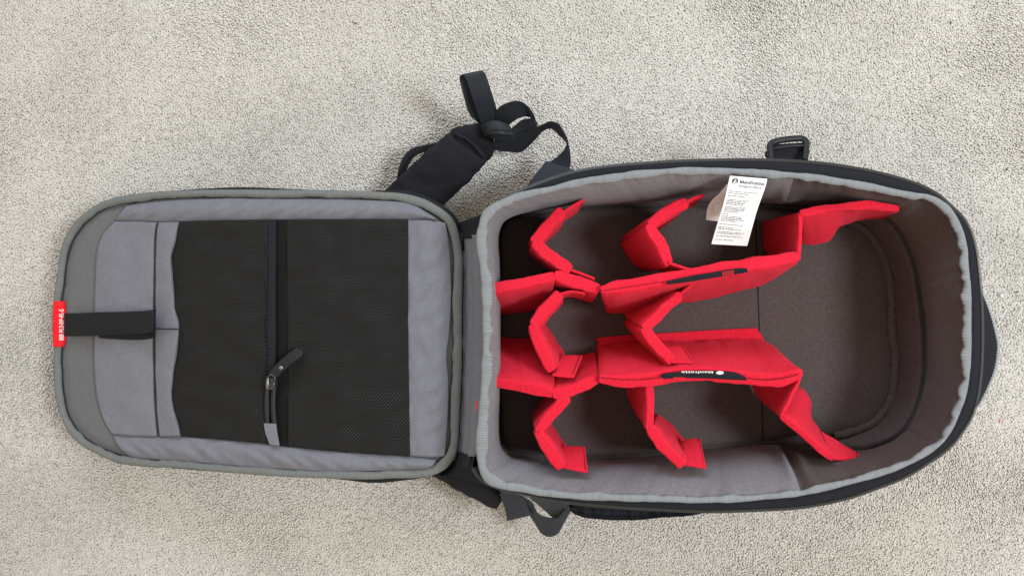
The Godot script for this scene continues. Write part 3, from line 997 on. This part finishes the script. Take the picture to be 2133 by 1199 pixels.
# ---------------------------------------------------------------- straps
func straps(bag: Node3D) -> void:
	# padded shoulder strap that comes out under the lid
	var mb := MB.new()
	strip(mb, PL([[770, 420, 0.03], [801, 396, 0.036], [850, 350, 0.045], [905, 301, 0.052], [936, 278, 0.053], [950, 285, 0.055]], 0), PL([[905, 450, 0.03], [924, 428, 0.036], [966, 388, 0.046], [1003, 350, 0.056], [1014, 337, 0.059], [999, 327, 0.060]], 0), [0.018, 0.018, 0.018, 0.017, 0.014, 0.009], 3.0, 60, true, false, 0.5, 0.004, 36)
	var sp := part("shoulder_strap", mb, M.black, bag, "padded black shoulder strap spilling out above the lid")
	mb = MB.new()
	strip(mb, PL([[915, 296, 0.042], [943, 269, 0.050], [975, 258, 0.049], [999, 256, 0.046]], 0), PL([[985, 350, 0.026], [1019, 331, 0.030], [1030, 306, 0.036], [1028, 285, 0.043]], 0), [0.015, 0.016, 0.013, 0.006], 3.0, 40, true, false, 0.5, 0.004, 30)
	part("strap_end", mb, M.black, sp)
	# webbing standing on edge behind the pad
	mb = MB.new()
	strip(mb, PL([[826, 380, 0.03], [831, 350, 0.036], [842, 325, 0.042], [858, 310, 0.046], [880, 303, 0.048], [915, 297, 0.045]], 0), PL([[843, 372, 0.012], [848, 350, 0.016], [856, 334, 0.02], [868, 322, 0.024], [886, 316, 0.026], [920, 312, 0.024]], 0), 0.0016, 8.0, 50)
	part("strap_webbing", mb, M.webbing, bag)
	# tall upright loop
	mb = MB.new()
	strip(mb, PL([[1003, 262, 0.052], [978, 238, 0.066], [967, 205, 0.082], [959, 175, 0.094], [957, 163, 0.099], [960, 157, 0.1035], [966, 158, 0.104], [973, 172, 0.1], [984, 205, 0.088], [994, 235, 0.072], [1004, 262, 0.056]], 0), PL([[1030, 262, 0.046], [1016, 238, 0.06], [1010, 205, 0.076], [1005, 172, 0.09], [1001, 156, 0.096], [1002, 149, 0.1015], [1006, 148, 0.103], [1013, 158, 0.1], [1025, 195, 0.088], [1035, 228, 0.072], [1043, 256, 0.056]], 0), 0.0016, 8.0, 80)
	part("webbing_loop", mb, M.webbing, bag, "tall upright loop of black webbing")
	# wrap and tri-glide where the webbing gathers
	mb = MB.new()
	strip(mb, PL([[1003, 258, 0.06], [1018, 252, 0.07], [1040, 252, 0.072], [1062, 262, 0.066]], 0), PL([[1012, 285, 0.056], [1024, 280, 0.07], [1046, 280, 0.072], [1068, 282, 0.064]], 0), 0.0025, 5.0, 30)
	var gl := part("strap_slider", mb, M.webbing, bag)
	mb = MB.new()
	strip(mb, PL([[1016, 268, 0.074], [1040, 266, 0.0775], [1064, 268, 0.07]], 0), PL([[1018, 272, 0.073], [1041, 271, 0.076], [1066, 273, 0.069]], 0), 0.002, 2.5, 16)
	part("slider_bar", mb, M.webbing, gl)
	mb = MB.new()
	strip(mb, PL([[1018, 274, 0.067], [1042, 278, 0.067], [1068, 279, 0.06]], 0), PL([[1020, 286, 0.058], [1044, 291, 0.058], [1070, 288, 0.052]], 0), 0.003, 2.5, 16)
	part("slider_lip", mb, M.webbing, gl)
	# second loop of the same tail
	mb = MB.new()
	strip(mb, PL([[1030, 248, 0.062], [1037, 226, 0.076], [1055, 215, 0.084], [1075, 210, 0.087], [1092, 215, 0.084], [1106, 230, 0.078], [1112, 243, 0.070], [1104, 247, 0.064], [1088, 250, 0.060], [1072, 262, 0.055], [1056, 276, 0.05]], 0), PL([[1052, 268, 0.048], [1060, 260, 0.058], [1070, 252, 0.064], [1082, 245, 0.066], [1096, 242, 0.064], [1108, 246, 0.056], [1118, 258, 0.048], [1117, 267, 0.040], [1104, 275, 0.034], [1084, 283, 0.028], [1056, 293, 0.026]], 0), 0.0016, 8.0, 90)
	part("webbing_loop", mb, M.webbing, bag, "short curled loop of black webbing beside the tall one")
	# long tail that arches to its anchor beside the compartment
	mb = MB.new()
	strip(mb, PL([[1030, 290, 0.045], [1060, 286, 0.046], [1095, 274, 0.05], [1128, 260, 0.062], [1146, 253, 0.074], [1163, 258, 0.078], [1175, 275, 0.076], [1182, 292, 0.072], [1178, 308, 0.066], [1162, 325, 0.06], [1142, 340, 0.056], [1122, 360, 0.05]], 0), PL([[1029, 312, 0.03], [1055, 315, 0.026], [1085, 316, 0.026], [1110, 296, 0.04], [1132, 272, 0.056], [1150, 268, 0.063], [1166, 282, 0.063], [1182, 300, 0.062], [1188, 322, 0.058], [1188, 345, 0.052], [1180, 362, 0.05], [1168, 374, 0.046]], 0), 0.0016, 8.0, 90)
	part("strap_webbing", mb, M.webbing, bag)
	mb = MB.new()
	strip(mb, PL([[1137, 337, 0.075], [1115, 365, 0.085], [1092, 396, 0.09]], 0), PL([[1196, 356, 0.09], [1180, 372, 0.1], [1160, 388, 0.11]], 0), 0.003, 6.0, 16)
	part("strap_anchor", mb, M.webbing, bag)
	# lower side: the other strap, its anchor patch and a short hanging loop
	mb = MB.new()
	strip(mb, PL([[905, 972, 0.06], [930, 960, 0.065], [976, 978, 0.075], [1021, 1008, 0.085], [1052, 1030, 0.085]], 0), PL([[896, 978, 0.045], [916, 992, 0.045], [955, 1018, 0.05], [1001, 1040, 0.055], [1036, 1056, 0.06]], 0), 0.012, 3.0, 40, true, false, 0.5, 0.002, 24)
	part("shoulder_strap", mb, M.black, bag, "end of the black shoulder strap below the lid's lower corner")
	mb = MB.new()
	strip(mb, PL([[1040, 1024, 0.1], [1052, 1060, 0.088], [1055.5, 1083, 0.08]], 0), PL([[1092, 1036, 0.1], [1102, 1060, 0.088], [1107, 1071, 0.08]], 0), 0.0022, 8.0, 20)
	part("strap_anchor", mb, M.webbing, bag)
	mb = MB.new()
	strip(mb, PL([[1040, 1018, 0.115], [1075, 1028, 0.105], [1106, 1045, 0.096], [1118, 1066, 0.088], [1127, 1073, 0.084], [1145, 1078, 0.082], [1161, 1077, 0.084], [1170, 1068, 0.09], [1182, 1052, 0.098], [1190, 1042, 0.1]], 0), PL([[1048, 1028, 0.1], [1078, 1045, 0.088], [1100, 1068, 0.074], [1115, 1090, 0.066], [1128, 1110, 0.062], [1146, 1117, 0.062], [1161, 1111, 0.064], [1172, 1094, 0.072], [1185, 1070, 0.084], [1198, 1048, 0.09]], 0), 0.0016, 8.0, 70)
	part("webbing_loop", mb, M.webbing, bag, "short loop of black webbing hanging below the compartment")
	mb = MB.new()
	strip(mb, PL([[1104, 1036, 0.112], [1128, 1056, 0.09], [1150, 1075, 0.07]], 0), PL([[1200, 1050, 0.105], [1182, 1062, 0.088], [1160, 1079, 0.068]], 0), 0.002, 8.0, 20)
	part("strap_webbing", mb, M.webbing, bag)

# ---------------------------------------------------------------- sewn labels
func labels(bag: Node3D) -> void:
	var la := PL([[1521, 366, 0.1555], [1518, 378, 0.158], [1507, 425, 0.152], [1494, 467, 0.146], [1482, 508, 0.139]], 0)
	var lb := PL([[1599, 372.5, 0.1555], [1594, 392, 0.158], [1578, 437, 0.155], [1567, 476, 0.152], [1557, 512, 0.142]], 0)
	la = resample(la, 40, false)
	lb = resample(lb, 40, false)
	var at := func(u: float, v: float) -> Vector3:
		return cat(la, v).lerp(cat(lb, v), u)
	var mb := MB.new()
	strip(mb, la, lb, 0.0003, 8.0, 50)
	var lab := part("care_label", mb, M.paper, bag, "white printed care label sewn under the rim")
	var up := Vector3(0, 0.0005, 0)
	mb = MB.new()
	word(mb, "Manfrotto", func(u, v): return at.call(0.30 + 0.64 * u, 0.115 - 0.048 * v) + up, 0.0, "Droid Sans", true)
	part("lettering", mb, M.ink, lab)
	mb = MB.new()
	word(mb, "Imagine More", func(u, v): return at.call(0.30 + 0.60 * u, 0.178 - 0.05 * v) + up)
	part("lettering", mb, M.grey_ink, lab)
	# round emblem: a dark disc with three pale spikes
	mb = MB.new()
	var ring := PackedVector3Array()
	for k in 32:
		ring.append(at.call(0.165 + 0.077 * cos(TAU * k / 32.0), 0.088 + 0.043 * sin(TAU * k / 32.0)) + up)
	mb.fan(ring)
	part("emblem", mb, M.ink, lab)
	mb = MB.new()
	for k in 3:
		var x := 0.165 + (k - 1) * 0.04
		var top := 0.165 + (k - 1) * 0.012
		mb.quad(at.call(top - 0.004, 0.062) + up * 1.6, at.call(top + 0.004, 0.062) + up * 1.6, at.call(x + 0.012, 0.134) + up * 1.6, at.call(x - 0.012, 0.134) + up * 1.6)
	part("emblem_spikes", mb, M.paper, lab)
	# blocks of small print too fine to read
	mb = MB.new()
	rng.seed = 31
	var lines := [[0.235, 0.72], [0.262, 0.55], [0.296, 0.4], [0.352, 0.55], [0.374, 0.5], [0.396, 0.44], [0.418, 0.48], [0.455, 0.56], [0.477, 0.52], [0.499, 0.56], [0.521, 0.38], [0.556, 0.14], [0.585, 0.56], [0.607, 0.52], [0.629, 0.6], [0.651, 0.42], [0.70, 0.62], [0.745, 0.34], [0.768, 0.66], [0.812, 0.7], [0.834, 0.66], [0.876, 0.7], [0.93, 0.46]]
	for l in lines:
		var u := 0.07
		while u < 0.07 + l[1]:
			var w := rng.randf_range(0.02, 0.09)
			var hgt := rng.randf_range(0.005, 0.008)
			mb.quad(at.call(u, l[0] - hgt) + up, at.call(minf(u + w, 0.95), l[0] - hgt) + up, at.call(minf(u + w, 0.95), l[0] + hgt * 0.4) + up, at.call(u, l[0] + hgt * 0.4) + up)
			u += w + rng.randf_range(0.012, 0.03)
	var fine := part("fine_print", mb, M.grey_ink, lab)
	fine.set_meta("kind", "stuff")
	# second label behind it
	mb = MB.new()
	strip(mb, PL([[1514, 384, 0.147], [1500, 402, 0.142], [1484, 416, 0.132], [1474, 434, 0.12], [1471, 458, 0.112]], 0), PL([[1545, 384, 0.147], [1540, 404, 0.142], [1525, 420, 0.132], [1514, 438, 0.12], [1511, 462, 0.112]], 0), 0.0003, 8.0, 30)
	var l2 := part("care_label", mb, M.paper, bag, "second pale label half hidden behind the white one")
	mb = MB.new()
	mb.quad(P(1490, 424, 0.1285), P(1512, 423, 0.1285), P(1506, 448, 0.1185), P(1486, 450, 0.1185))
	part("printed_panel", mb, M.white, l2)

# ---------------------------------------------------------------- red dividers
func panel(o: Node3D, T: Array, B: Array, t := 0.0095, called := "panel", ht := 0.13, hb := 0.036, p := 9.0, ends := 0.5, n := 34) -> MeshInstance3D:
	var mb := MB.new()
	strip(mb, PL(T, ht), PL(B, hb), t, p, n, true, true, ends, 0.0017, 34)
	return part(called, mb, M.felt, o)

func ridge_stitch(panel_part: Node3D, line: Array, h: float) -> void:
	var mb := MB.new()
	var pts := resample(PL(line, h), 24, false)
	for i in range(0, 23):
		var d: Vector3 = (pts[i + 1] - pts[i]) * 0.32
		var side := d.cross(Vector3.UP).normalized()
		mb.box((pts[i] + pts[i + 1]) * 0.5, d, Vector3(0, 0.0012, 0), side * 0.0004)
	var st := part("stitching", mb, M.thread, panel_part, "", true)
	st.set_meta("kind", "stuff")

func tab(o: Node3D, T: Array, B: Array, ht := 0.126, hb := 0.05) -> void:
	var mb := MB.new()
	var A := PL(T, ht); var C := PL(B, hb)
	strip(mb, A, C, 0.0032, 6.0, 16, true, false, 0.5, 0.0006, 24)
	var tb := part("attachment_tab", mb, M.felt, o)
	# a row of stitches across the tab
	mb = MB.new()
	for s in [0.12, 0.88]:
		var a: Vector3 = cat(A, s); var b: Vector3 = cat(C, s)
		var nn: Vector3 = (cat(A, minf(s + 0.05, 1.0)) - cat(A, s - 0.05)).cross(a - b).normalized()
		for k in 14:
			var q := a.lerp(b, (k + 1.0) / 15.0)
			var d := (b - a).normalized()
			for g in [-1.0, 1.0]:
				mb.box(q + nn * 0.0016 * g, d * 0.0011, nn * 0.0003, d.cross(nn) * 0.0003)
	var st := part("stitching", mb, M.thread, tb, "", true)
	st.set_meta("kind", "stuff")

func divider(label: String, at: Array) -> Node3D:
	return thing("short_divider", label, "divider", P(at[0], at[1], 0.036), "short folded red dividers")

func dividers() -> void:
	# upper long divider
	var o := thing("long_divider", "upper long red felt divider with black strip on its ridge, nearest the white label", "divider", P(1350, 610, 0.036), "long red dividers")
	panel(o, [[1012, 602], [1090, 588], [1157, 574]], [[1012, 648], [1080, 642], [1143, 631]], 0.0125)
	panel(o, [[1154, 573], [1200, 585], [1250, 603]], [[1146, 600], [1190, 606], [1238, 622]], 0.0125)
	var pn := panel(o, [[1250, 602], [1330, 590], [1440, 570], [1560, 550], [1668, 534]], [[1262, 642], [1330, 637], [1415, 622], [1530, 598], [1612, 572]], 0.0150, "ridge_panel", 0.135, 0.036, 8.0, 0.4, 60)
	panel(o, [[1664, 543], [1669, 495], [1668, 442]], [[1608, 548], [1594, 505], [1592, 462]], 0.0062, "panel", 0.132, 0.036, 5.0, 0.6)
	panel(o, [[1666, 443], [1720, 432], [1790, 427], [1874, 432]], [[1668, 503], [1722, 498], [1752, 462], [1868, 441]], 0.009, "panel", 0.132, 0.06)
	var mb := MB.new()
	strip(mb, PL([[1388, 587, 0.1408], [1430, 577, 0.1415], [1480, 568, 0.1415], [1540, 559, 0.1412], [1557, 560, 0.1408]], 0), PL([[1390, 591, 0.139], [1432, 586.5, 0.1395], [1480, 579, 0.1395], [1540, 569, 0.139], [1557, 566, 0.139]], 0), 0.0032, 4.0, 40)
	ridge_stitch(pn, [[1257, 606], [1330, 595], [1385, 586.5]], 0.1415)
	var bs := part("ridge_strip", mb, M.tape, o)
	mb = MB.new()
	for k in 5:
		for j in 3:
			mb.box(P(1507 + k * 5.0, 570.5 - k * 0.9 + (j - 1) * 3.2, 0.1424), Vector3(0.0007, 0, 0), Vector3(0, 0.0001, 0), Vector3(0, 0, 0.00045))
	part("red_print", mb, M.red_ink, bs, "", true)
	# lower long divider
	o = thing("long_divider", "lower long red felt divider with black strip and white emblem on its ridge", "divider", P(1350, 760, 0.036), "long red dividers")
	panel(o, [[1012, 794], [1080, 805], [1154, 822]], [[1012, 711], [1080, 711], [1150, 716]], 0.0125)
	panel(o, [[1151, 823], [1200, 810], [1248, 788]], [[1160, 752], [1200, 748], [1244, 742]], 0.0125)
	pn = panel(o, [[1247, 789], [1299, 795], [1350, 793], [1395, 785], [1460, 781], [1540, 787], [1599, 794], [1640, 790], [1673, 778]], [[1246, 728], [1295, 725], [1345, 723], [1400, 721], [1455, 720], [1510, 718], [1555, 718], [1585, 720], [1606, 724]], 0.0150, "ridge_panel", 0.135, 0.04, 8.0, 0.4, 70)
	mb = MB.new()
	strip(mb, PL([[1245, 734, 0.040], [1246, 712, 0.038], [1256, 702, 0.038], [1400, 692, 0.038], [1560, 683, 0.038], [1578, 686, 0.038], [1590, 705, 0.038], [1602, 724, 0.04]], 0), PL([[1250, 745, 0.038], [1260, 742, 0.037], [1290, 738, 0.037], [1400, 732, 0.037], [1520, 730, 0.037], [1560, 730, 0.037], [1580, 732, 0.037], [1597, 736, 0.038]], 0), 0.004, 5.0, 70)
	part("base_flange", mb, M.felt, o)
	panel(o, [[1672, 778], [1655, 818], [1629, 867]], [[1566, 800], [1580, 826], [1606, 848]], 0.0055, "panel", 0.132, 0.04, 5.0, 0.6)
	panel(o, [[1626, 864], [1636, 873], [1652, 887], [1690, 920], [1736, 958]], [[1646, 812], [1668, 816], [1683, 836], [1684, 872], [1708, 902]], 0.008, "panel", 0.128, 0.05)
	tab(o, [[1730, 956, 0.118], [1762, 957, 0.112], [1790, 956, 0.105]], [[1698, 892, 0.07], [1745, 920, 0.08], [1793, 948, 0.09]])
	mb = MB.new()
	strip(mb, PL([[1376, 783, 0.1395], [1394, 777, 0.1405], [1460, 772, 0.141], [1525, 774, 0.1408], [1553, 785, 0.1395]], 0), PL([[1384, 788, 0.1385], [1400, 787, 0.1388], [1460, 787, 0.139], [1525, 790, 0.1388], [1556, 791, 0.138]], 0), 0.0034, 4.0, 40)
	ridge_stitch(pn, [[1252, 786], [1299, 790.5], [1345, 790], [1374, 786]], 0.1405)
	ridge_stitch(pn, [[1558, 787], [1599, 791], [1640, 786], [1665, 778]], 0.1405)
	bs = part("ridge_strip", mb, M.tape, o)
	mb = MB.new()
	word(mb, "Manfrotto", func(u, v): return P(1486 - 66 * u, 772.6 + 4.6 * v, 0.1432), 0.0, "Droid Sans", true)
	part("lettering", mb, M.white, bs)
	mb = MB.new()
	var ring := PackedVector3Array()
	for k in 20:
		ring.append(P(1500 + 8.0 * cos(TAU * k / 20.0), 776.0 + 3.6 * sin(TAU * k / 20.0), 0.1432))
	mb.fan(ring)
	part("emblem", mb, M.white, bs)
	mb = MB.new()
	for k in 6:
		mb.box(P(1405 + k * 4.2, 786.0, 0.1408), Vector3(0.0006, 0, 0), Vector3(0, 0.0001, 0), Vector3(0, 0, 0.0013 if k % 2 else 0.0010))
	part("red_print", mb, M.red_ink, bs, "", true)
	# six short folded dividers
	o = divider("short red felt divider folded in a V near the upper hinge corner", [1120, 510])
	panel(o, [[1175, 438], [1140, 472], [1112, 507]], [[1164, 464], [1133, 493], [1104, 522]], 0.0125)
	panel(o, [[1112, 503], [1150, 537], [1189, 563]], [[1104, 520], [1140, 546], [1172, 570]], 0.0125)
	tab(o, [[1172, 441], [1194, 428], [1217, 416]], [[1168, 462], [1185, 452], [1200, 442]], 0.128, 0.07)
	tab(o, [[1185, 560], [1212, 570], [1239, 580]], [[1172, 572], [1196, 580], [1222, 590]], 0.126, 0.06)
	o = divider("short red felt divider left of the white label, with its fold turned to the hinge", [1320, 500])
	panel(o, [[1432, 419], [1388, 443], [1353, 470]], [[1392, 455], [1345, 478], [1299, 505]], 0.0125)
	panel(o, [[1353, 465], [1376, 506], [1397, 550]], [[1299, 503], [1320, 538], [1362, 561]], 0.0125)
	tab(o, [[1428, 421], [1448, 411], [1466, 406]], [[1404, 446], [1424, 436], [1442, 428]], 0.128, 0.08)
	tab(o, [[1393, 546], [1416, 554], [1441, 561]], [[1372, 560], [1396, 568], [1422, 576]], 0.132, 0.07)
	o = divider("short red felt divider between the two long dividers, nearest the hinge", [1125, 676])
	panel(o, [[1168, 611], [1138, 643], [1111, 678]], [[1168, 622], [1142, 648], [1124, 676]], 0.0125)
	panel(o, [[1110, 673], [1126, 723], [1151, 773]], [[1124, 676], [1146, 708], [1172, 746]], 0.0125)
	tab(o, [[1165, 612], [1190, 606], [1219, 611]], [[1164, 620], [1188, 616], [1210, 620]], 0.126, 0.07)
	tab(o, [[1150, 781], [1172, 784], [1196, 785]], [[1166, 742], [1190, 741], [1213, 742]], 0.128, 0.09)
	o = divider("short red felt divider between the two long dividers, beside the black ridge strips", [1330, 680])
	panel(o, [[1419, 612], [1380, 650], [1341, 686]], [[1380, 618], [1338, 640], [1305, 662]], 0.0115)
	panel(o, [[1341, 682], [1368, 716], [1400, 755]], [[1305, 664], [1330, 700], [1376, 742]], 0.0115)
	tab(o, [[1414, 617], [1430, 602], [1447, 590]], [[1396, 624], [1412, 614], [1428, 606]], 0.128, 0.08)
	tab(o, [[1398, 755], [1422, 756], [1446, 756]], [[1384, 722], [1404, 722], [1424, 723]], 0.13, 0.1)
	o = divider("short red felt divider by the lower wall, nearest the hinge", [1125, 880])
	panel(o, [[1184, 826], [1151, 861], [1119, 900]], [[1171, 806], [1140, 834], [1114, 868]], 0.0125)
	panel(o, [[1119, 896], [1142, 936], [1172, 975]], [[1122, 868], [1150, 902], [1176, 938]], 0.0125)
	tab(o, [[1166, 971], [1198, 979], [1224, 983]], [[1166, 931], [1198, 930], [1218, 932]], 0.126, 0.088)
	o = divider("short red felt divider by the lower wall under the lower black ridge strip", [1350, 890])
	panel(o, [[1353, 799], [1356, 845], [1352, 895]], [[1310, 794], [1318, 836], [1342, 872]], 0.009)
	panel(o, [[1352, 890], [1385, 935], [1424, 970]], [[1362, 866], [1398, 898], [1432, 932]], 0.0125)
	tab(o, [[1418, 966], [1447, 972], [1471, 976]], [[1418, 920], [1440, 914], [1458, 914]], 0.126, 0.086)

# ---------------------------------------------------------------- specks on the carpet
func lint() -> void:
	var dark := [[740, 48, "dark speck of lint on the carpet near the top edge, left of centre"], [908, 218, "dark speck of lint on the carpet left of the tall webbing loop"], [2030, 14, "dark speck of lint at the top edge, right of centre"], [1981, 47, "dark speck of lint just below the one at the top edge"], [2098, 352, "dark speck of lint near the right edge, level with the buckle"], [2119, 608, "dark speck of lint on the right edge beside the white crumb"]]
	rng.seed = 3
	for d in dark:
		var o := thing("lint_speck", d[2], "lint", P(d[0], d[1], 0.003), "dark lint specks on the carpet")
		var mb := MB.new()
		var a := rng.randf() * TAU
		var k := Vector3(cos(a), 0.1, sin(a)) * 0.0014
		var c := P(d[0], d[1], 0.003)
		cord(mb, [c - k, c - k * 0.4 + Vector3(0, 0.0006, 0.0003), c + k * 0.4, c + k + Vector3(0.0004, 0, 0)], 0.0007, 0.0006, false, 6)
		part("fibre", mb, M.ink, o)
	var w := thing("white_crumb", "tiny white crumb on the carpet right of the backpack's round end", "crumb", P(2087, 616, 0.003))
	var mb := MB.new()
	var rows := []
	for r in 6:
		var row := PackedVector3Array()
		for j in 9:
			var f := 1.0 + 0.2 * sin(j * 2.3 + r)
			row.append(P(2087, 616, 0.003) + Vector3(cos(TAU * j / 9.0) * sin(PI * r / 5.0), cos(PI * r / 5.0) * 0.7, sin(TAU * j / 9.0) * sin(PI * r / 5.0)) * 0.0018 * f)
		rows.append(row)
	mb.grid(rows, true)
	part("crumb_body", mb, M.white, w)
	w = thing("red_fibre", "tiny red fibre caught on the grey rim binding beside the fabric hinge", "lint", P(993, 846, 0.145))
	mb = MB.new()
	cord(mb, resample(PL([[994, 836, 0.1475], [991, 843, 0.147], [994, 850, 0.1475], [992, 856, 0.147]], 0), 14, false), 0.0005, 0.0005, false, 6)
	part("fibre", mb, M.red_tag, w)
	w = thing("red_fibre", "short curled red fibre on the carpet at lower right", "lint", P(2085, 877, 0.003))
	mb = MB.new()
	cord(mb, resample(PL([[2081, 880], [2084, 874], [2090, 876], [2089, 881]], 0.0035), 14, false), 0.0003, 0.0003, false, 6)
	part("fibre", mb, M.red_tag, w)
